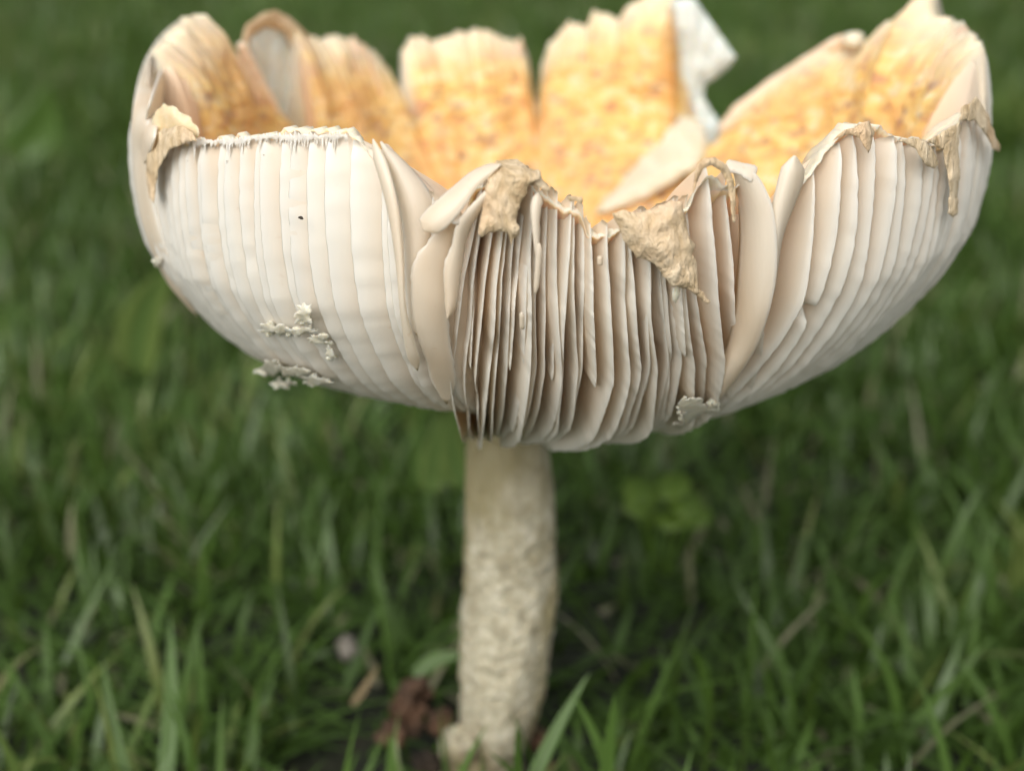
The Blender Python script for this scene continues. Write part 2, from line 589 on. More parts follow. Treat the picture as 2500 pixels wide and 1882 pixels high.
us = []
u = 0.0
while u < 1.0:
    us.append(u)
    u += random.uniform(.024, .046) if u < .62 else (random.uniform(.016, .030) if u < .84 else random.uniform(.035, .055))
us[-1] = 1.0
for gi, u in enumerate(us):
    xs = front_x(u)
    short = (gi % 5 == 2) and u < .9
    tguess = np.interp(0, [0, 1], [1, 1])
    th_top = th_for_x(1.5, xs[5])
    tr = float(rim(np.array([th_top]))[0]) - .002
    t = np.linspace(random.uniform(.78, 1.0) if short else .16, tr, 110)
    X = np.interp(t, ROWT, xs)
    X = X + (15 * np.sin(t * 3.0 + gi * 1.7) + 5 * np.sin(t * 7 + gi * 2.3)) * random.uniform(-1, 1)
    # below the surveyed rows the lines run in to the stem
    th = np.array([th_for_x(max(q, .40), x) for q, x in zip(t, X)])
    th = np.convolve(np.pad(th, 2, mode='edge'), np.ones(5) / 5, 'valid')
    gill(th, t, tr, R(random.uniform(-6.5, -3.0)), gi + .5, gmax=.0080, wob=.30, edge_in=-.0014 * np.clip(1.3 - np.abs(t - .55) * 2, 0, 1) + random.uniform(0, .0016), thick=.36,
         notch=(random.uniform(.6, 1.3), random.uniform(0, .0012), .05))

def side_gills(angles, leans, seed0, **kw):
    for k, (a, ln) in enumerate(zip(angles, leans)):
        tr = float(rim(np.array([R(a)]))[0]) - .003
        if tr < .9:
            continue
        t = np.linspace(.2, tr, 80)
        b = R(random.uniform(-1.0, 1.0)) * (t - 1.0)
        gill(np.full(80, R(a)) + b, t, tr, R(ln), seed0 + k * 1.37, **{k2: (v(k) if callable(v) else v) for k2, v in kw.items()})

def spaced(a, b, fn):
    out = []
    while a < b:
        out.append(a)
        a += fn(a)
    return out

# right lobe: broad faces near the tear, closer together towards the side
def angle_at(x, y=600):
    best = None
    tt = np.linspace(.6, 1.6, 200)
    for a in np.linspace(10, 74, 260):
        px, py = project(env(R(a), tt))
        k = int(np.argmin(abs(py - y)))
        e = abs(px[k] - x)
        if best is None or e < best[0]:
            best = (e, a)
    return best[1]
ang_r = [angle_at(x) for x in (1985, 2042, 2088, 2128, 2166, 2200, 2228, 2250, 2272)]
ang_r += spaced(ang_r[-1] + 1.6, 97, lambda a: random.choice([.8, 1.2, 1.7, 2.2]) * random.uniform(.85, 1.15))
side_gills(ang_r, [-3, -5, -6, -7, -8] + [random.uniform(-10, -9) for _ in ang_r[5:]], 100, gmax=lambda k: .0066 if k < 5 else .0048, wob=lambda k: .8 if k < 8 else .5, thick=.35,
           notch=lambda k: (1.12, .0020, .016) if k == 1 else None)
# left lobe: matted gills lying over each other like shingles
ang_l = spaced(-99, -13, lambda a: random.choice([.6, .9, 1.3, 1.9, 2.8]) * random.uniform(.8, 1.2))
side_gills(ang_l, [min(random.uniform(13.5, 14.5), max(1, -10 - a)) for a in ang_l], 200, raise_foot=lambda k: .0032 * min(1, max(0, (ang_l[k] + 75) / 35)), gmax=.0028, wob=.25, edge_in=lambda k: random.choice([0, 0, .0001, .0002]), thick=.35)
# behind
ang_b = [a if a <= 180 else a - 360 for a in spaced(98, 260, lambda a: 3.1)]
side_gills(ang_b, [random.uniform(-4, 4) for _ in ang_b], 400, gmax=.009, wob=1.2)

# ---- stem
def build_stem():
    NA, NZ = 200, 380
    # surveyed centre line and width (pixels) from the foot to the apex
    py = np.array([1882, 1830, 1780, 1700, 1600, 1450, 1300, 1200, 1060, 980, 900])
    cx = np.array([1165, 1185, 1212, 1226, 1235, 1246, 1246, 1243, 1235, 1235, 1238])
    hw = np.array([92, 88, 90, 98, 106, 112, 112, 110, 98, 96, 92])
    zz, xx, rr = [], [], []
    for y, x, h in zip(py, cx, hw):
        d = unproj(x, y, 1) - CP
        k = -CAM_Y / d[1]
        p = CP + d * k
        zz.append(p[2]); xx.append(p[0]); rr.append(h / FPX * (k * 1.0))
    zz, xx, rr = map(np.array, (zz, xx, rr))
    o = np.argsort(zz)
    zz, xx, rr = zz[o], xx[o], rr[o]
    V = []
    Z = np.linspace(-.012, .076, NZ)
    for z in Z:
        cxx = np.interp(z, zz, xx); r0 = np.interp(z, zz, rr)
        if z < .006:
            r0 *= 1 + .25 * min(1, (.006 - z) / .006)
        rough = np.interp(z, [0, .01, .018, .036, .048, .056], [.8, .4, .9, .8, .25, .08])
        for k in range(NA):
            a = 2 * math.pi * k / NA
            q = Vector((math.cos(a) * .006, math.sin(a) * .006, z))
            d = .00022 * noise.noise(q * 330) + .00034 * noise.noise(q * 700) + .00026 * noise.noise(q * 1400) + .00055 * noise.noise(q * 90)
            gr = .0004 * noise.noise(Vector((math.cos(a) * 3, math.sin(a) * 3, z * 30)))
            r = r0 + d * rough * 1.3 + gr
            V.append((cxx + r * math.cos(a), r * math.sin(a), z))
    F = [(j * NA + k, j * NA + (k + 1) % NA, (j + 1) * NA + (k + 1) % NA, (j + 1) * NA + k) for j in range(NZ - 1) for k in range(NA)]
    F.append(list(range(NA))[::-1]); F.append([(NZ - 1) * NA + k for k in range(NA)])
    return mesh_obj('stem', V, F, STEM, mushroom)
build_stem()

# ---- traced sheets lifted to their own place on the bowl
def inside(poly, x, y):
    c = False
    n = len(poly)
    for i in range(n):
        x1, y1 = poly[i]; x2, y2 = poly[(i + 1) % n]
        if (y1 > y) != (y2 > y) and x < (x2 - x1) * (y - y1) / (y2 - y1) + x1:
            c = not c
    return c

def edge_dist(poly, x, y):
    P = np.array(poly); Q = np.roll(P, -1, 0)
    d = Q - P
    L = np.maximum((d ** 2).sum(1), 1e-9)
    k = np.clip(((x - P[:, 0]) * d[:, 0] + (y - P[:, 1]) * d[:, 1]) / L, 0, 1)
    c = P + d * k[:, None]
    return float(np.sqrt(((c[:, 0] - x) ** 2 + (c[:, 1] - y) ** 2).min()))

def sheet(name, outline, lift, mat, thick=.0004, step=10, rag=3, rough=.0003, freq=300, label=None, parent=mushroom, puff=0., edge_attr=False, seed=0, ridge=0.):
    """sheet cut to a surveyed outline; lift(px, py, d) gives its 3D point, d = distance to the outline in px"""
    pts = []
    n = len(outline)
    for i in range(n):
        a, b = np.array(outline[i], float), np.array(outline[(i + 1) % n], float)
        m = max(1, int(np.linalg.norm(b - a) / step))
        for k in range(m):
            p = a + (b - a) * k / m
            nx = noise.noise(Vector((p[0] * .05, p[1] * .05, seed + 1.0))) * rag + noise.noise(Vector((p[0] * .17, p[1] * .17, seed + 5.0))) * rag * .6
            ny = noise.noise(Vector((p[0] * .05, p[1] * .05, seed + 9.0))) * rag + noise.noise(Vector((p[0] * .17, p[1] * .17, seed + 12.0))) * rag * .6
            pts.append((p[0] + nx, p[1] + ny))
    xs = [p[0] for p in pts]; ys = [p[1] for p in pts]
    nb = len(pts)
    allp = list(pts)
    y = min(ys) + step * .5
    r = 0
    while y < max(ys):
        x = min(xs) + (step * .5 if r % 2 else 0)
        while x < max(xs):
            if inside(pts, x, y) and edge_dist(pts, x, y) > step * .45:
                allp.append((x + random.uniform(-1, 1) * step * .15, y + random.uniform(-1, 1) * step * .15))
            x += step
        y += step * .87; r += 1
    vs, es, fs, _, _, _ = delaunay_2d_cdt([Vector(p) for p in allp], [], [list(range(nb))], 1, 1e-4)
    top, bot, ea = [], [], []
    P3 = []
    for v in vs:
        d = edge_dist(pts, v[0], v[1])
        p = np.array(lift(v[0], v[1], d))
        P3.append((p, d))
    for p, d in P3:
        q = Vector(p)
        h = rough * (noise.noise(q * freq) + .5 * noise.noise(q * freq * 2.6)) + puff * min(1, d / 40.) + ridge * math.sin((p[0] * 2600 - p[2] * 500) + 1.5 * noise.noise(q * 60))
        dirn = CP - p; dirn = dirn / np.linalg.norm(dirn)
        tk = thick * (.35 + .65 * min(1, d / 15.))
        top.append(p + dirn * (h + tk * .5)); bot.append(p + dirn * (h - tk * .5))
        ea.append(max(0, 1 - d / 8.) * .9)
    m = len(vs)
    F = []
    cnt = {}
    for f in fs:
        f = list(f)
        F.append(f[::-1]); F.append([i + m for i in f])
        for i in range(len(f)):
            e = (f[i], f[(i + 1) % len(f)])
            cnt[e] = 1
    for (a, b) in list(cnt):
        if (b, a) not in cnt:
            F.append((a, b, b + m, a + m))
    o = mesh_obj(name, top + bot, F, mat, parent, attrs={'edge': ea + ea})
    bm = bmesh.new(); bm.from_mesh(o.data)
    bmesh.ops.recalc_face_normals(bm, faces=bm.faces)
    bm.to_mesh(o.data); bm.free()
    if label:
        o['label'] = label
    return o

def on_front(off):
    return lambda x, y, d: hit(x, y, off(x, y) if callable(off) else off)
def on_back(off):
    return lambda x, y, d: hit(x, y, off(x, y) if callable(off) else off, back=True)

# tan felted veil remnants
sheet('veil_patch', [(1212, 392), (1262, 388), (1288, 408), (1318, 418), (1322, 432), (1305, 442), (1290, 455), (1282, 480), (1268, 500), (1260, 535),
                     (1268, 556), (1266, 572), (1252, 586), (1250, 600), (1246, 585), (1238, 570), (1220, 563), (1195, 568), (1176, 580), (1166, 572),
                     (1172, 550), (1178, 500), (1188, 450)], on_front(lambda x, y: .0022 if y > 440 else .0022 - (440 - y) * .00004), VEIL, .0007, 7, 4, .00035, 420,
      'ragged tan felt flap hanging over the rim in front of the orange bowl', puff=.0006, seed=1)
sheet('veil_patch', [(1310, 425), (1325, 436), (1345, 462), (1340, 470), (1318, 458), (1290, 448), (1284, 440), (1296, 430)],
      on_front(.0012), VEIL, .0008, 6, 3, .0004, 420, 'small tan rolled scrap beside the felt flap', seed=2)
sheet('veil_patch', [(1492, 522), (1520, 512), (1560, 520), (1600, 508), (1640, 490), (1668, 492), (1672, 530), (1682, 570), (1698, 605), (1690, 620),
                     (1702, 645), (1704, 690), (1706, 706), (1722, 720), (1735, 738), (1728, 744), (1706, 728), (1690, 712), (1668, 704), (1640, 700),
                     (1620, 676), (1600, 646), (1575, 636), (1555, 630), (1536, 606), (1518, 580), (1508, 552)],
      on_front(lambda x, y: .0020), VEIL, .0008, 7, 4, .0004, 420, 'large pointed tan felt flap draped over the front gills', puff=.0007, seed=3)
sheet('veil_patch', [(1652, 700), (1662, 702), (1660, 720), (1650, 740), (1642, 735), (1640, 705)], on_front(.0012), CREAM, .0004, 5, 2, .0002)
sheet('veil_patch', [(1384, 480), (1400, 478), (1420, 480), (1424, 492), (1418, 498), (1408, 492), (1390, 492)], on_front(.0014), VEIL, .0008, 4, 2, .0003,
      label='tiny tan cap of veil on top of the narrow gills')
sheet('veil_patch', [(1702, 400), (1715, 386), (1745, 384), (1775, 402), (1792, 440), (1796, 490), (1794, 545), (1788, 540), (1784, 500), (1776, 450),
                     (1758, 416), (1735, 404), (1716, 412), (1700, 450), (1694, 475), (1690, 455)], on_front(.0016), VEIL, .0008, 6, 2, .0004, 420,
      'thin tan felt hook arching over a rounded gill end', seed=5)
sheet('veil_patch', [(2030, 345), (2060, 318), (2088, 312), (2105, 298), (2122, 296), (2134, 322), (2130, 350), (2120, 376), (2112, 360), (2098, 338), (2070, 330), (2045, 338)],
      on_front(.0012), VEIL, .0007, 6, 3, .0004, 420, 'small tan felt scrap draped over the right rim', seed=6)
sheet('veil_patch', [(2190, 344), (2230, 336), (2262, 346), (2282, 372), (2292, 402), (2282, 412), (2262, 408), (2250, 388), (2235, 362)],
      on_front(.0012), VEIL, .0007, 6, 3, .0004, 420, 'rounded tan felt scrap on the right rim', seed=7)
sheet('veil_patch', [(2262, 345), (2300, 322), (2340, 300), (2350, 260), (2385, 235), (2412, 280), (2432, 335), (2444, 352), (2438, 372), (2424, 366), (2408, 330),
                     (2380, 294), (2345, 296), (2340, 360), (2344, 420), (2338, 480), (2340, 524), (2328, 532), (2314, 520), (2318, 460), (2308, 400), (2300, 365)],
      on_front(.0012), VEIL, .0007, 7, 4, .0004, 420, 'long tan felt strip hanging from the far right rim', seed=8)
sheet('veil_patch', [(362, 350), (390, 318), (430, 306), (470, 322), (482, 345), (452, 352), (420, 362), (398, 392), (384, 430), (376, 500), (362, 480), (356, 410)],
      on_front(.0012), VEIL, .0007, 7, 4, .0004, 420, 'tan folded felt scrap at the left end of the rim', seed=9)
# pale rolls and yellow bits at the left end
sheet('torn_flesh', [(378, 272), (398, 254), (430, 262), (462, 284), (486, 316), (484, 338), (452, 326), (420, 316), (392, 326), (376, 340), (368, 310)],
      on_front(lambda x, y: .0010 - (x - 360) * .000012), YELLOWISH, .0009, 6, 5, .0006, 300, 'pale yellow torn flesh behind the left felt scrap', puff=.0002, seed=10)
# fuzzy cream margin of the left lobe
top, low = [], []
x = 470
while x < 850:
    base_y = 342 - 12 * min(1, max(0, (x - 560) / 80))
    top.append((x, base_y + random.uniform(-1, 3)))
    top.append((x + random.uniform(1, 4), base_y - random.uniform(3, 12) * (.6 + noise.noise(Vector((x * .03, 0, 0))))))
    low.append((x, base_y + random.uniform(6, 12)))
    low.append((x + 3, base_y + random.uniform(14, 70) * (.6 + noise.noise(Vector((x * .05, 9, 0))))))
    x += random.uniform(5, 10)
sheet('frayed_edge', top + low[::-1], on_front(lambda x, y: -.0001 + .00001 * max(0, 345 - y)), FRAY, .0001, 5, 1.0, .0002, 700,
      'frayed cream edge along the top of the left lobe', seed=11)

# ---- torn and curled gills, lofted between two surveyed edges
def crom(P, n):
    P = np.array(P, float)
    P = np.vstack([2 * P[0] - P[1], P, 2 * P[-1] - P[-2]])
    out = []
    m = len(P) - 3
    for i in range(n):
        u = i / (n - 1) * m
        k = min(int(u), m - 1); f = u - k
        a, b, c, d = P[k:k + 4]
        out.append(.5 * ((2 * b) + (-a + c) * f + (2 * a - 5 * b + 4 * c - d) * f * f + (-a + 3 * b - 3 * c + d) * f ** 3))
    return np.array(out)

def flap(A, B, mat=None, thick=.0005, n=40, m=10, bow=0., label=None, name='torn_gill', back=False, taper=.10, rag=0., seed=0.):
    """A and B: edges as (px, py, mm out from the bowl's envelope)"""
    A3 = crom([hit(q[0], q[1], q[2] / 1000, back or len(q) > 3) for q in A], n)
    B3 = crom([hit(q[0], q[1], q[2] / 1000, back or len(q) > 3) for q in B], n)
    top, bot, ea = [], [], []
    mid = (A3.mean(0) + B3.mean(0)) / 2
    vd = CP - mid; vd /= np.linalg.norm(vd)
    G = np.zeros((n, m + 1, 3))
    for j in range(m + 1):
        f = j / m
        G[:, j] = A3 * (1 - f) + B3 * f + vd * bow * math.sin(math.pi * f)
    if taper:
        q = np.minimum(np.arange(n), np.arange(n)[::-1]) / (n - 1) / taper
        q = np.clip(q, 0, 1) ** .8 * .96 + .04
        cen = G[:, m // 2:m // 2 + 1].copy()
        G = cen + (G - cen) * q[:, None, None]
    for i in range(n):
        for j in (0, m):
            q = .6 * noise.noise(Vector((i * .9, j * 3 + 5, seed + 21))) + noise.noise(Vector((i * .6, j, seed))) + .6 * noise.noise(Vector((i * 1.7, j, seed + 3)))
            G[i, j] += (G[i, j] - G[i, m // 2]) * q * rag
    du = np.gradient(G, axis=0); dv = np.gradient(G, axis=1)
    nn = np.cross(du, dv); nn /= np.maximum(np.linalg.norm(nn, axis=2, keepdims=True), 1e-9)
    for s in (1, -1):
        for i in range(n):
            for j in range(m + 1):
                e = min(j, m - j, i * .5, (n - 1 - i) * .5) / m
                (top if s > 0 else bot).append(G[i, j] + nn[i, j] * s * thick * (.3 + .7 * min(1, e * 4)) * .5)
                ea.append(max(0, 1 - min(j, m - j) * .8) * .9)
    W = m + 1; L = n * W
    F = []
    for i in range(n - 1):
        for j in range(m):
            q = (i * W + j, i * W + j + 1, (i + 1) * W + j + 1, (i + 1) * W + j)
            F.append(q); F.append(tuple(v + L for v in q[::-1]))
    for i in range(n - 1):
        for j in (0, m):
            F.append((i * W + j, (i + 1) * W + j, (i + 1) * W + j + L, i * W + j + L))
    for j in range(m):
        for i in (0, n - 1):
            F.append((i * W + j, i * W + j + 1, i * W + j + 1 + L, i * W + j + L))
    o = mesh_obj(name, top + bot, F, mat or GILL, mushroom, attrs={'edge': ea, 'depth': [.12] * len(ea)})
    bm = bmesh.new(); bm.from_mesh(o.data)
    bmesh.ops.recalc_face_normals(bm, faces=bm.faces)
    bm.to_mesh(o.data); bm.free()
    if label:
        o['label'] = label
    return o

# narrow leaning gill seen on its edge, left lobe
flap([(897, 345, 1.5), (925, 430, 1.8), (950, 530, 2), (968, 650, 2), (978, 760, 1.8), (990, 850, 1.5), (1004, 905, 1)],
     [(925, 338, 1.5), (955, 430, 2.5), (975, 520, 2.6), (985, 640, 2.6), (990, 750, 2.4), (1018, 850, 1.6), (1035, 900, 1)],
     thick=.0004, bow=.0005, label='narrow gill leaning outwards beside the gap', rag=.05)
# broad folded face behind it
flap([(925, 345, .2), (960, 440, .2), (985, 560, .2), (992, 700, .2), (1000, 830, 0)],
     [(935, 350, -1), (1010, 420, -1), (1060, 500, -1), (1050, 620, -.6), (1040, 800, -.4)], thick=.0007, bow=.0008,
     label='broad folded gill face at the right end of the left lobe')
flap([(930, 345, -1), (960, 375, -1.5), (1010, 420, -2), (1072, 480, -3)],
     [(940, 372, 0), (985, 440, -.5), (1015, 490, -.6), (1045, 525, -1)], mat=PINKISH, thick=.0010, bow=.0006, name='torn_flesh',
     label='rolled flesh edge of the left lobe against the orange bowl')
# diagonal curled strip
flap([(1228, 393, 1.0), (1160, 415, 1.6), (1090, 470, 2.4), (1040, 515, 3), (1016, 548, 3)],
     [(1218, 412, 1.8), (1165, 460, 2.8), (1130, 510, 3.4), (1090, 556, 3.6), (1056, 578, 3.4)], thick=.0004, bow=.0004, rag=.07,
     label='broad curled gill strip crossing the gap diagonally')
# loose sheets under it
flap([(1100, 520, 1), (1060, 570, 1.5), (1010, 640, 1.6), (1003, 720, 1.5), (1012, 800, 1.2), (1040, 880, .6), (1060, 980, 0)],
     [(1120, 520, .4), (1110, 600, .4), (1098, 680, .4), (1095, 760, .4), (1100, 840, .2), (1110, 900, 0), (1122, 990, 0)],
     thick=.0004, bow=.0004, label='loose torn gill hanging in the gap', rag=.10, seed=4)
flap([(1222, 430, 2), (1160, 490, 2.6), (1118, 540, 3), (1102, 600, 2.6), (1084, 650, 2.4), (1086, 720, 2.2), (1088, 778, 2)],
     [(1226, 440, 1.6), (1170, 520, 1.4), (1140, 580, 1.2), (1130, 640, 1.2), (1120, 700, 1.6), (1112, 750, 1.8), (1096, 782, 2)],
     thick=.0003, bow=.0005, label='thin torn gill ending in a ragged point', rag=.12, seed=8)
flap([(1088, 523, 3.4), (1100, 516, 3), (1122, 510, 2.6)], [(1102, 545, 3.6), (1120, 548, 3.0), (1140, 540, 2.4)], thick=.0005, n=14, m=6, rag=.1,
     label='small notched scrap on the curled strip')
# rounded big gill at the right end of the centre cluster
flap([(1800, 392, .2), (1850, 430, .6), (1885, 500, 1), (1897, 590, 1.2), (1894, 680, 1.2), (1878, 760, 1.0), (1850, 840, .8), (1805, 915, .5), (1765, 975, .1)],
     [(1782, 440, -1.6), (1800, 480, -2.5), (1806, 540, -3), (1806, 600, -3), (1800, 680, -3), (1794, 760, -2.6), (1780, 830, -2), (1760, 900, -1), (1752, 965, -.3)],
     thick=.0006, bow=.0010, label='large rounded gill face at the right end of the front cluster', rag=.015)
flap([(1768, 388, -.6), (1800, 396, -.4), (1838, 404, 0), (1852, 412, 0)], [(1775, 420, 0), (1800, 425, .3), (1825, 440, .6), (1836, 450, .6)], thick=.0006, n=18, m=6,
     label='pale torn tip above the rounded gill', rag=.12)
# white rolled gill left of the right lobe
flap([(1918, 380, .6), (1900, 440, .6), (1884, 520, .4), (1880, 600, .2), (1876, 680, 0), (1866, 760, 0)],
     [(1962, 385, .2), (1960, 440, 0), (1938, 500, -.4), (1912, 570, -.8), (1898, 640, -1), (1886, 740, -1)], thick=.0006, bow=.0012,
     label='thick white rolled gill at the left edge of the right lobe', name='rolled_gill')
# left silhouette gills of the left back lobe
flap([(486, 34, -1.5, 1), (430, 56, -1.5, 1), (378, 108, -1.2, 1), (340, 190, -.6, 1), (324, 280, 0), (324, 380, 0), (334, 480, 0), (362, 590, 0), (410, 690, -.2), (470, 770, -.6)],
     [(504, 44, -.8, 1), (455, 84, -.8, 1), (408, 130, -.6, 1), (394, 200, 0, 1), (366, 290, .2), (366, 380, 0), (374, 480, -.2), (402, 590, -.4), (446, 690, -.6), (492, 770, -1)],
     thick=.0006, bow=.0003, n=60, label='smooth white outer gill face wrapping the left side of the bowl')
flap([(400, 150, 0, 1), (372, 230, .2), (352, 310, .4), (346, 400, .4)], [(412, 190, 0, 1), (400, 250, 1, 1), (385, 310, .8), (362, 400, .8)], thick=.0006, n=24,
     bow=.0006, label='second pale gill edge inside the left wrap')
# shreds between the central gills
for A, B in [
    ([(1300, 470, 1.4), (1296, 520, 1.6), (1304, 590, 1.6), (1312, 640, 1.4)], [(1330, 475, 1), (1318, 530, 1.2), (1316, 600, 1.2), (1318, 645, 1.2)]),
    ([(1312, 590, 1.8), (1308, 650, 1.6), (1305, 720, 1.4)], [(1324, 600, 1.6), (1318, 660, 1.4), (1310, 715, 1.4)]),
    ([(1270, 760, 1.4), (1272, 800, 1.2)], [(1278, 765, 1.4), (1277, 808, 1.2)]),
    ([(1460, 625, 1.4), (1461, 648, 1.4)], [(1470, 625, 1.4), (1468, 648, 1.3)])]:
    flap(A, B, thick=.0004, n=16, m=5, rag=.25, bow=.0004, name='gill_shred', seed=random.random() * 50)

# ---- back lobes: white undersides shown where the margin curls in
sheet('curled_gills', [(585, 110), (600, 75), (650, 50), (690, 60), (700, 100), (735, 160), (748, 200), (752, 270), (712, 280), (700, 320), (690, 330), (650, 255), (610, 180)],
      on_back(.0022), WHITE, .0012, 9, 3, .0006, 200, 'white gills shown where the back left lobe curls inwards', puff=.001, seed=20, ridge=.00018)
sheet('torn_flesh', [(590, 100), (600, 60), (640, 34), (672, 26), (705, 42), (760, 92), (752, 150), (735, 200), (716, 130), (690, 78), (650, 66), (612, 90), (600, 140)],
      on_back(.0030), VEIL, .0012, 9, 3, .0006, 200, 'tan rolled edge round the curled back left lobe', puff=.0006, seed=21)
sheet('curled_gills', [(1640, 0), (1692, -6), (1712, 20), (1740, 60), (1797, 140), (1776, 170), (1722, 208), (1718, 240), (1740, 275), (1762, 310), (1758, 350), (1735, 385), (1700, 330),
                       (1640, 300), (1606, 250), (1598, 200), (1620, 100)], on_back(lambda x, y: .0035 - .00002 * (x - 1600)), WHITE, .0014, 10, 2, .0006, 160,
      'white folded gill sheet standing up at the back right tear', puff=.0012, seed=22, ridge=.00018)
sheet('curled_gills', [(1602, 80), (1628, 70), (1640, 130), (1644, 210), (1630, 262), (1606, 262), (1598, 220), (1608, 150)], on_back(.0050), WHITE, .0014, 9, 2, .0004, 200,
      'narrow pale roll along the edge of the white sheet', puff=.0014, seed=23)
sheet('torn_flesh', [(1590, 290), (1640, 270), (1715, 300), (1728, 350), (1712, 400), (1640, 450), (1560, 490), (1480, 520), (1450, 520), (1500, 450), (1560, 360)],
      on_back(lambda x, y: .006 + max(0, y - 290) * .00006), CREAM, .0016, 11, 3, .0006, 200, 'cream torn flesh sloping down from the back right tear', puff=.002, seed=24)
# rolled margin of the right back lobe
def roll(path, radii, mat, name, label, back=True, n=60, m=14):
    C = crom([hit(x, y, o / 1000, back) for x, y, o in path], n)
    T = np.gradient(C, axis=0); T /= np.linalg.norm(T, axis=1, keepdims=True)
    rr = np.interp(np.linspace(0, 1, n), np.linspace(0, 1, len(radii)), radii)
    V = []
    for i in range(n):
        a = np.cross(T[i], [0, 0, 1]); a /= np.linalg.norm(a); b = np.cross(T[i], a)
        for k in range(m):
            ph = 2 * math.pi * k / m
            r = rr[i] * (1 + .12 * noise.noise(Vector((i * .2, math.cos(ph), math.sin(ph)))))
            V.append(C[i] + r * (a * math.cos(ph) + b * math.sin(ph) * .8))
    F = [(i * m + k, i * m + (k + 1) % m, (i + 1) * m + (k + 1) % m, (i + 1) * m + k) for i in range(n - 1) for k in range(m)]
    F.append(list(range(m))[::-1]); F.append([(n - 1) * m + k for k in range(m)])
    o = mesh_obj(name, V, F, mat, mushroom)
    o['label'] = label
roll([(1768, 322, 2), (1810, 275, 2), (1900, 205, 2), (1980, 150, 2), (2050, 105, 2), (2088, 104, 2)], [.0016, .0019, .0017, .0014, .0013, .0010], PINKISH, 'rolled_margin',
     'pinkish rolled margin of the back right lobe')
roll([(2062, 96, 3), (2085, 100, 3.2), (2094, 118, 3.2)], [.0008, .0018, .0008], CREAM, 'rolled_margin', 'white knob at the end of the rolled margin', n=20)
roll([(588, 108, 3), (620, 180, 4), (665, 270, 5), (700, 340, 6)], [.0008, .0011, .0012, .0010], PINKISH, 'rolled_margin', 'brownish torn edge of the left back lobe')
roll([(1700, 305, 3), (1640, 330, 6)], [.0006, .0006], CREAM, 'rolled_margin', 'thin pale fold in the back right tear', n=12)

# ---- crumbs of veil stuck to the gills
def crumb(cx, cy, w, h, seed, off=.0012, label=None):
    rs = random.Random(int(seed * 10))
    pts = []
    for k in range(22):
        a = 2 * math.pi * k / 22
        q = 1 + 1.0 * noise.noise(Vector((math.cos(a) * 2.2, math.sin(a) * 2.2, seed)))
        pts.append((cx + w * math.cos(a) * q, cy + h * math.sin(a) * q))
    sheet('veil_crumb', pts, on_front(off * .6), CRUMB, .0003, 4, 6, .0006, 380, label, seed=seed, puff=.0003)
    label = None
    bm = bmesh.new()
    for k in range(max(5, int(w * h / 45))):
        a, q = rs.uniform(0, 6.283), rs.uniform(0, 1) ** .6
        c = Vector(hit(cx + w * q * math.cos(a), cy + h * q * math.sin(a) + w * .25 * math.sin(k + seed), off * rs.uniform(.0, .35)))
        rad = rs.uniform(.00010, .00038)
        r = bmesh.ops.create_icosphere(bm, subdivisions=2, radius=1)
        st = Vector((rs.uniform(.6, 1.8), rs.uniform(.5, 1.1), rs.uniform(.6, 1.5)))
        for v in r['verts']:
            d = 1 + .5 * noise.noise(v.co * 1.3 + Vector((seed, k, 0))) + .2 * noise.noise(v.co * 3.5 + Vector((seed, k, 5)))
            v.co = c + Vector((v.co.x * st.x, v.co.y * st.y, v.co.z * st.z)) * rad * d
    me = bpy.data.meshes.new('veil_crumb'); bm.to_mesh(me); bm.free()
    me.materials.append(CRUMB)
    me.polygons.foreach_set('use_smooth', [True] * len(me.polygons))
    o = bpy.data.objects.new('veil_crumb', me); COL.objects.link(o); o.parent = mushroom
    if label:
        o['label'] = label
crumb(742, 765, 20, 24, 1.1, .0018, 'knobbly cream veil scrap on the left lobe')
crumb(672, 805, 34, 12, 2.2)
crumb(728, 808, 40, 9, 3.3)
crumb(782, 826, 26, 9, 4.4)
crumb(806, 862, 6, 18, 5.5)
crumb(662, 900, 30, 16, 6.6)
crumb(722, 908, 30, 10, 7.7)
crumb(774, 930, 34, 9, 8.8)
crumb(690, 936, 30, 8, 9.9)
crumb(384, 640, 10, 9, 10.1, .0006)
crumb(1690, 1000, 36, 26, 11.2, .0016, 'wet translucent veil lump at the foot of the front gills')
crumb(1672, 1036, 22, 15, 12.3, .0012)
crumb(1738, 994, 16, 9, 13.4)

# ---- specks of dirt on the cap
speck_label = 'tiny dark speck of debris stuck to the left gills'
p = hit(735, 532, .0014)
bm = bmesh.new()
bmesh.ops.create_icosphere(bm, subdivisions=2, radius=.00016)
for v in bm.verts:
    v.co.x *= 1.6
    v.co += v.co * noise.noise(v.co * 5000) * .8
me = bpy.data.meshes.new('debris_speck'); bm.to_mesh(me); bm.free(); me.materials.append(SPECK)
sp = bpy.data.objects.new('debris_speck', me); COL.objects.link(sp); sp.location = p
tag(sp, speck_label, 'debris')

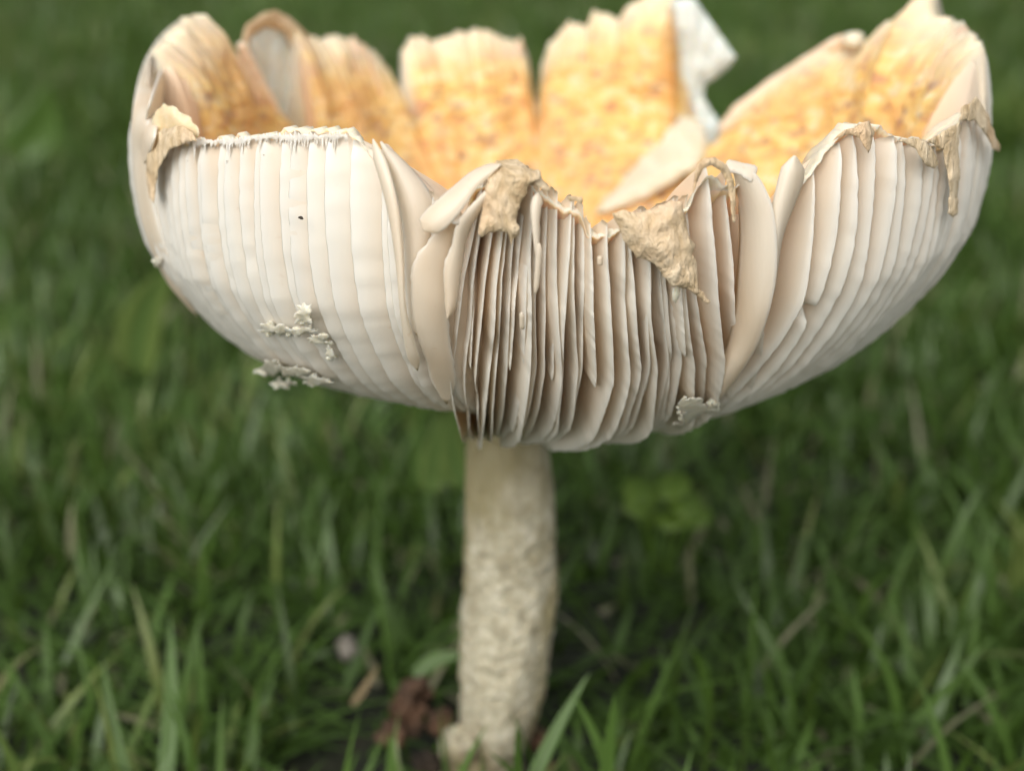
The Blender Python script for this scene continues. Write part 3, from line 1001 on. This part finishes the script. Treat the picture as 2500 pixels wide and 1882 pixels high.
# ------------------------------------------------------------------ ground
def ground():
    g = 90
    xs = np.sign(np.linspace(-1, 1, g)) * np.abs(np.linspace(-1, 1, g)) ** 3.2 * 120
    V = []
    for y in xs:
        for x in xs:
            z = .004 * noise.noise(Vector((x * 18, y * 18, 0))) if abs(x) < 3 and abs(y) < 3 else 0
            V.append((x, y, z - .001))
    F = [(j * g + i, j * g + i + 1, (j + 1) * g + i + 1, (j + 1) * g + i) for j in range(g - 1) for i in range(g - 1)]
    m, nt, out = node_mat('lawn_ground')
    co = coords(nt)
    ln = N(nt, 'ShaderNodeVectorMath', operation='LENGTH'); nt.links.new(co, ln.inputs[0])
    soil = ramp(nt, noise_tex(nt, co, 120, 5), [(.3, (.006, .008, .003)), (.55, (.014, .020, .007)), (.75, (.032, .026, .014))])
    grn = ramp(nt, noise_tex(nt, co, 6, 6, .7), [(.3, (.02, .055, .014)), (.7, (.055, .12, .03))])
    fac = mathn(nt, 'SUBTRACT', mathn(nt, 'MULTIPLY', ln.outputs['Value'], .5), .6, True)
    p = N(nt, 'ShaderNodeBsdfPrincipled', Roughness=.95)
    nt.links.new(mix(nt, fac, soil, grn), p.inputs['Base Color'])
    nt.links.new(bump(nt, noise_tex(nt, co, 300, 4), .8, .003), p.inputs['Normal'])
    nt.links.new(p.outputs[0], out.inputs[0])
    o = mesh_obj('ground', V, F, m)
    tag(o, kind='structure')
ground()

# ------------------------------------------------------------------ grass
def blades(name, xy, hgt, wid, tilt, segs, tint, mat, bend=1.0, zb=-.002):
    n = len(xy)
    az = rng.uniform(0, 2 * np.pi, n)
    face = az + np.pi / 2 + rng.normal(0, .5, n)
    lean = tilt
    curve = rng.uniform(.2, 1.1, n) * bend
    V = np.zeros((n, segs * 2 + 1, 3))
    pos = np.stack([xy[:, 0], xy[:, 1], np.full(n, zb)], 1)
    ang = lean.copy()
    wd = np.stack([np.cos(face), np.sin(face), np.zeros(n)], 1)
    step = hgt / segs
    for s in range(segs + 1):
        f = s / segs
        w = wid * (1 - f ** 2.2) * .5 * (0.75 + .5 * min(1, f * 3) * .5)
        if s < segs:
            V[:, 2 * s] = pos - wd * w[:, None]
            V[:, 2 * s + 1] = pos + wd * w[:, None]
        else:
            V[:, 2 * s] = pos
        d = np.stack([np.sin(ang) * np.cos(az), np.sin(ang) * np.sin(az), np.cos(ang)], 1)
        pos = pos + d * step[:, None]
        pos[:, 2] = np.maximum(pos[:, 2], .001)
        ang = ang + curve / segs
    per = segs * 2 + 1
    base = (np.arange(n) * per)[:, None]
    quads = np.array([[2 * s, 2 * s + 1, 2 * s + 3, 2 * s + 2] for s in range(segs - 1)]).reshape(-1)
    tri = np.array([2 * (segs - 1), 2 * (segs - 1) + 1, 2 * segs])
    loops = np.concatenate([base + quads[None, :], base + tri[None, :]], 1).reshape(-1).astype(np.int32)
    cnt = np.tile(np.array([4] * (segs - 1) + [3]), n)
    starts = np.concatenate([[0], np.cumsum(cnt)[:-1]]).astype(np.int32)
    me = bpy.data.meshes.new(name)
    me.vertices.add(n * per); me.vertices.foreach_set('co', V.reshape(-1).astype(np.float32))
    me.loops.add(len(loops)); me.loops.foreach_set('vertex_index', loops)
    me.polygons.add(len(cnt)); me.polygons.foreach_set('loop_start', starts); me.polygons.foreach_set('loop_total', cnt.astype(np.int32))
    me.update(calc_edges=True)
    me.polygons.foreach_set('use_smooth', np.ones(len(cnt), bool))
    a = me.attributes.new('tint', 'FLOAT', 'POINT')
    a.data.foreach_set('value', np.repeat(tint, per).astype(np.float32))
    me.materials.append(mat)
    o = bpy.data.objects.new(name, me)
    COL.objects.link(o)
    return o

def patchy(xy, f):
    return np.array([noise.noise(Vector((x * f, y * f, 2.0))) for x, y in xy])

def lawn(x0, x1, y0, y1, dens, h0, h1, w0, w1, segs, clear=True):
    n = int((x1 - x0) * (y1 - y0) * dens)
    xy = np.stack([rng.uniform(x0, x1, n), rng.uniform(y0, y1, n)], 1)
    d = patchy(xy, 14) + .6 * patchy(xy, 40)
    keep = rng.uniform(0, 1, n) < np.clip(.78 + d * .8, .3, 1)
    if clear:
        keep &= np.hypot(xy[:, 0] + .002, xy[:, 1]) > .010
        keep &= ~((np.hypot(xy[:, 0] + .020, xy[:, 1] - .002) < .018) & (rng.uniform(0, 1, n) < .9))
        keep &= ~((np.abs(xy[:, 0]) < .06) & (xy[:, 1] < -.035) & (rng.uniform(0, 1, n) < .5))
        keep &= np.hypot(xy[:, 0], xy[:, 1] - CAM_Y) > .05
    xy = xy[keep]; n = len(xy)
    hgt = rng.uniform(h0, h1, n)
    if clear:      # short under the cap, so no blade runs into the bowl
        near = np.hypot(xy[:, 0] - .006, xy[:, 1]) < .085
        hgt = np.where(near, np.minimum(hgt, .043), hgt)
    tint = np.clip(rng.normal(.47, .24, n) + .45 * patchy(xy, 9), 0, .9)
    tint = np.where(rng.uniform(0, 1, n) < .065, rng.uniform(.9, 1, n), tint)
    tilt = np.abs(rng.normal(.62, .55, n))
    return xy, hgt, rng.uniform(w0, w1, n), tilt, tint

def make_lawn():
    parts = []
    for args in [(-.35, .35, -.12, .5, 105000, .008, .028, .0011, .0023, 5, True),
                 (-.35, .35, -.12, .6, 100000, .008, .018, .0012, .0026, 3, True),
                 (-.9, .9, .5, 1.5, 45000, .02, .045, .002, .0032, 4, False),
                 (-2.4, 2.4, 1.5, 4.0, 9000, .035, .06, .003, .006, 3, False),
                 (-1.2, -.35, -.5, .5, 9000, .025, .05, .002, .003, 3, False),
                 (.35, 1.2, -.5, .5, 9000, .025, .05, .002, .003, 3, False)]:
        xy, h, w, tl, ti = lawn(*args[:9], args[9], args[10])
        if args[4] == 100000:
            tl = np.abs(rng.normal(1.1, .3, len(tl))); ti = np.where(ti > .9, .97, ti * .9)
        parts.append(blades('grass', xy, h, w, tl, args[9], ti, GRASS))
    me0 = parts[0].data
    bm = bmesh.new()
    # one object for the whole lawn
    with bpy.context.temp_override(active_object=parts[0], object=parts[0], selected_objects=parts, selected_editable_objects=parts):
        bpy.ops.object.join()
    bm.free()
    tag(parts[0], 'short green lawn grass with a few dry blades', 'grass', kind='stuff')
make_lawn()

# ------------------------------------------------------------------ single blades that can be told apart
def at_ground(px, py, y=None, z=0.0):
    d = unproj(px, py, 1) - CP
    if y is not None:
        k = (y - CAM_Y) / d[1]
    else:
        k = (z - CAM_Z) / d[2]
    return CP + d * k

def one_blade(p0, p1, wid, bend, label, tint=.7, mat=GRASS, group=None, name='grass_blade', cat='grass blade', flat=None, fold=.25):
    p0, p1 = np.array(p0, float), np.array(p1, float)
    ax = p1 - p0
    L = np.linalg.norm(ax)
    view = CP - (p0 + p1) / 2; view /= np.linalg.norm(view)
    side = np.cross(ax / L, view); side /= np.linalg.norm(side)
    nrm = np.cross(side, ax / L)
    V, T, n = [], [], 16
    for layer in (0, 1):
        for i in range(n + 1):
            f = i / n
            c = p0 + ax * f + side * bend * L * math.sin(math.pi * f) * .5 + nrm * layer * -.00012
            w = wid * .5 * (1 - f ** 2.6) * (.7 + .3 * min(1, f * 4)) + 1e-5
            for k in (-1, -.5, 0, .5, 1):
                V.append(c + side * k * w - nrm * (1 - abs(k)) * w * fold)
                T.append(tint - .06 * (k == 0))
    W = 5; Lr = (n + 1) * W
    F = []
    for i in range(n):
        for j in range(4):
            q = (i * W + j, i * W + j + 1, (i + 1) * W + j + 1, (i + 1) * W + j)
            F.append(q); F.append(tuple(v + Lr for v in q[::-1]))
        for j in (0, 4):
            F.append((i * W + j, (i + 1) * W + j, (i + 1) * W + j + Lr, i * W + j + Lr))
    o = mesh_obj(name, V, F, mat, attrs={'tint': T})
    tag(o, label, cat, group)
    return o

Yf = -.022
one_blade(at_ground(1265, 2000, y=Yf), at_ground(1440, 1640, y=Yf + .008), .0023, -.06, 'long bright grass blade slanting up to the right from the foot of the stem', .72, group='grass blades beside the stem')
one_blade(at_ground(1530, 2000, y=Yf), at_ground(1400, 1690, y=Yf + .004), .0019, .05, 'grass blade leaning left and crossing behind the long bright blade', .62, group='grass blades beside the stem')
one_blade(at_ground(1462, 2000, y=Yf + .002), at_ground(1500, 1692, y=Yf), .0022, .02, 'upright blunt grass blade with pale tip right of the crossed blades', .68, group='grass blades beside the stem')
one_blade(at_ground(1264, 2010, y=-.030), at_ground(1264, 1752, y=-.030), .0014, .0, 'short dark upright blade in front of the stem foot', .25, group='grass blades beside the stem')
one_blade(at_ground(1360, 2010, y=Yf), at_ground(1190, 1830, y=-.025), .0012, .05, 'thin blade lying low across the stem foot', .4, group='grass blades beside the stem')
one_blade(at_ground(960, 1980, y=-.02), at_ground(950, 1790, y=-.018), .0019, .03, 'short upright blade left of the stem below the brown leaf', .7, group='grass blades left of the stem')
one_blade(at_ground(1010, 1650, y=.012), at_ground(1140, 1600, y=.012), .0030, -.25, 'flat blade touching the left side of the stem above the brown leaf', .66, group='grass blades left of the stem')
one_blade(at_ground(400, 1950, y=-.01), at_ground(415, 1500, y=.01), .0026, .04, 'tall light upright blade at lower left', .78, group='tall blades at lower left')
one_blade(at_ground(330, 1960, y=-.01), at_ground(250, 1600, y=.0), .0018, -.05, 'thin tall blade leaning left at lower left', .6, group='tall blades at lower left')
one_blade(at_ground(100, 1880, y=.01), at_ground(110, 1520, y=.02), .0022, .05, 'upright blade near the left border', .7, group='tall blades at lower left')
one_blade(at_ground(2110, 1700, y=.03), at_ground(2200, 1330, y=.05), .0016, .08, 'slender blade curving right at lower right', .62, group='blades at lower right')
one_blade(at_ground(2290, 1470, y=.06), at_ground(2560, 1560, y=.06), .0012, -.08, 'brown straw lying across the grass at the right border', .95, STRAW, 'straws', 'straw', 'straw')
one_blade(at_ground(2330, 1580, y=.05), at_ground(2540, 1500, y=.05), .0010, .06, 'thin brown straw crossing under the other at the right border', .95, STRAW, 'straws', 'straw', 'straw')
one_blade(at_ground(860, 1720, y=.008), at_ground(925, 1620, y=.012), .0012, .04, 'short brown dry blade left of the brown leaf', .95, STRAW, 'straws', 'dry_blade', 'dry blade')
one_blade(at_ground(1560, 1680, y=.04), at_ground(1760, 1790, y=.01), .0014, .0, 'pale straw lying in the dark grass right of the stem', .95, STRAW, 'straws', 'straw', 'straw')
one_blade(at_ground(330, 905, y=.16), at_ground(425, 640, y=.15), .012, -.15, 'broad light green leaf standing under the left side of the cap', .87, group=None, name='broad_leaf', cat='leaf')
one_blade(at_ground(30, 380, y=.45), at_ground(120, 200, y=.45), .022, .2, 'broad pale leaf far back at the left border', .66, name='broad_leaf', cat='leaf')

for k, (x0, y0, x1, y1, yy) in enumerate([(1085, 1180, 1120, 985, .075), (1050, 1200, 1075, 1000, .08), (1130, 1190, 1100, 995, .07)]):
    one_blade(at_ground(x0, y0, y=yy), at_ground(x1, y1, y=yy), .0055, .1 - .1 * k,
              ['broad bright green blade showing in the gap above the left of the stem', 'broad green blade left of the bright one under the cap',
               'bright green blade touching the left side of the stem under the cap'][k], .86, group='bright blades behind the stem')

# clover sprig right of the stem
def clover():
    base = at_ground(1620, 1400, y=.062); base[2] = 0
    root = empty('clover_sprig', tuple(base))
    tag(root, 'small yellow green leafy sprig in the grass right of the stem', 'clover')
    for px, py, s, rot in [(1560, 1200, 1, .3), (1600, 1225, 1.1, 1.2), (1640, 1192, 1.0, 2.2), (1672, 1230, 1.1, .8), (1690, 1265, 1, 1.9), (1640, 1262, 1.1, 2.7), (1585, 1255, .9, .1), (1560, 1235, .9, 2.9)]:
        c = at_ground(px, py, y=.062 + random.uniform(-.005, .005)) - base
        V = [tuple(c)]
        tn = [.5]
        up = Vector((random.uniform(-.4, .4), -.5, 1)).normalized()
        a1 = up.orthogonal().normalized(); a2 = up.cross(a1)
        for k in range(14):
            a = 2 * math.pi * k / 14 + rot
            r = .0036 * s * (1 - .25 * max(0, math.cos(a - rot)) ** 8 + .1 * math.cos(2 * (a - rot)))
            V.append(tuple(Vector(c) + a1 * r * math.cos(a) + a2 * r * math.sin(a) + up * .0008))
            tn.append(random.uniform(.3, 1))
        o = mesh_obj('leaf', V, [(0, 1 + k, 1 + (k + 1) % 14) for k in range(14)], CLOVER, root, attrs={'tint': tn})
        sm = o.modifiers.new('solid', 'SOLIDIFY'); sm.thickness = .0002
        # stalk
        A = Vector((0, 0, -.0)); B = Vector(c)
        V, F = [], []
        for i in range(5):
            q = A.lerp(B, i / 4) + Vector((0, 0, -.002 * math.sin(math.pi * i / 4)))
            for k in range(5):
                V.append((q.x + .0003 * math.cos(k * 1.257), q.y + .0003 * math.sin(k * 1.257), q.z))
        F = [(i * 5 + k, i * 5 + (k + 1) % 5, (i + 1) * 5 + (k + 1) % 5, (i + 1) * 5 + k) for i in range(4) for k in range(5)]
        mesh_obj('stalk', V, F, CLOVER, root, attrs={'tint': [.2] * len(V)})
clover()

# crumpled brown leaf and bits of soil left of the stem foot
def lump(name, loc, size, mat, label, cat, seed, freq=1.6, amp=.6, group=None, sub=4):
    bm = bmesh.new()
    bmesh.ops.create_icosphere(bm, subdivisions=sub, radius=1)
    for v in bm.verts:
        d = 1 + amp * noise.noise(v.co * freq + Vector((seed, 0, 0))) + amp * .4 * noise.noise(v.co * freq * 3 + Vector((0, seed, 0)))
        v.co = Vector((v.co.x * size[0], v.co.y * size[1], v.co.z * size[2])) * d
    me = bpy.data.meshes.new(name); bm.to_mesh(me); bm.free()
    me.materials.append(mat)
    me.polygons.foreach_set('use_smooth', [True] * len(me.polygons))
    o = bpy.data.objects.new(name, me); COL.objects.link(o); o.location = loc
    return tag(o, label, cat, group)

def crumpled_leaf():
    c = at_ground(1015, 1725, y=.004)
    n = 26
    V = []
    for j in range(n):
        for i in range(n):
            u, v = i / (n - 1) * 2 - 1, j / (n - 1) * 2 - 1
            w = math.sqrt(max(0, 1 - v * v)) * .75 + .02
            x, y = u * w * .0040, v * .0048
            z = .0035 * noise.noise(Vector((u * 1.6, v * 1.6, 4))) + .0016 * noise.noise(Vector((u * 4, v * 4, 8))) + .0022 * u * u
            V.append((x, z * 1.4, y))
    F = [(j * n + i, j * n + i + 1, (j + 1) * n + i + 1, (j + 1) * n + i) for j in range(n - 1) for i in range(n - 1)]
    o = mesh_obj('fallen_leaf', V, F, BROWN)
    sm = o.modifiers.new('solid', 'SOLIDIFY'); sm.thickness = .0003
    o.location = (c[0], c[1], max(c[2], .008))
    o.rotation_euler = (R(-35), R(25), R(10))
    tag(o, 'crumpled reddish brown dry leaf left of the stem foot', 'fallen leaf')
crumpled_leaf()
g = 'soil clods round the stem foot'
lump('soil_clod', at_ground(1075, 1760, y=.002), (.0024, .002, .0016), BROWN, 'reddish soil clod between the brown leaf and the stem', 'soil clod', 3, group=g)
lump('soil_clod', at_ground(960, 1790, y=-.004), (.002, .002, .0016), BROWN, 'reddish brown soil clod under the brown leaf', 'soil clod', 5, group=g)
lump('soil_clod', at_ground(1045, 1860, y=-.006), (.0020, .002, .0014), SOIL, 'dark soil clod at the lower left of the stem foot', 'soil clod', 7, group=g)
lump('soil_clod', at_ground(1318, 1800, y=.002), (.0016, .002, .0018), BROWN, 'brown clod at the right of the stem foot', 'soil clod', 9, group=g)
lump('soil_clod', at_ground(1330, 1870, y=-.006), (.0016, .002, .0014), BROWN, 'brown clod in front of the stem foot between grass blades', 'soil clod', 11, group=g)
lump('pale_pebble', at_ground(848, 1580, y=.022), (.0016, .0014, .0022), PEBBLE, 'pale grey pebble lying in the grass left of the stem', 'pebble', 13, amp=.3)
o = lump('swollen_foot', (at_ground(1130, 1840, y=-.004)), (.0036, .0034, .005), STEM, None, None, 17, amp=.45)
o.parent = mushroom
for k in ('label', 'category'):
    if k in o: del o[k]
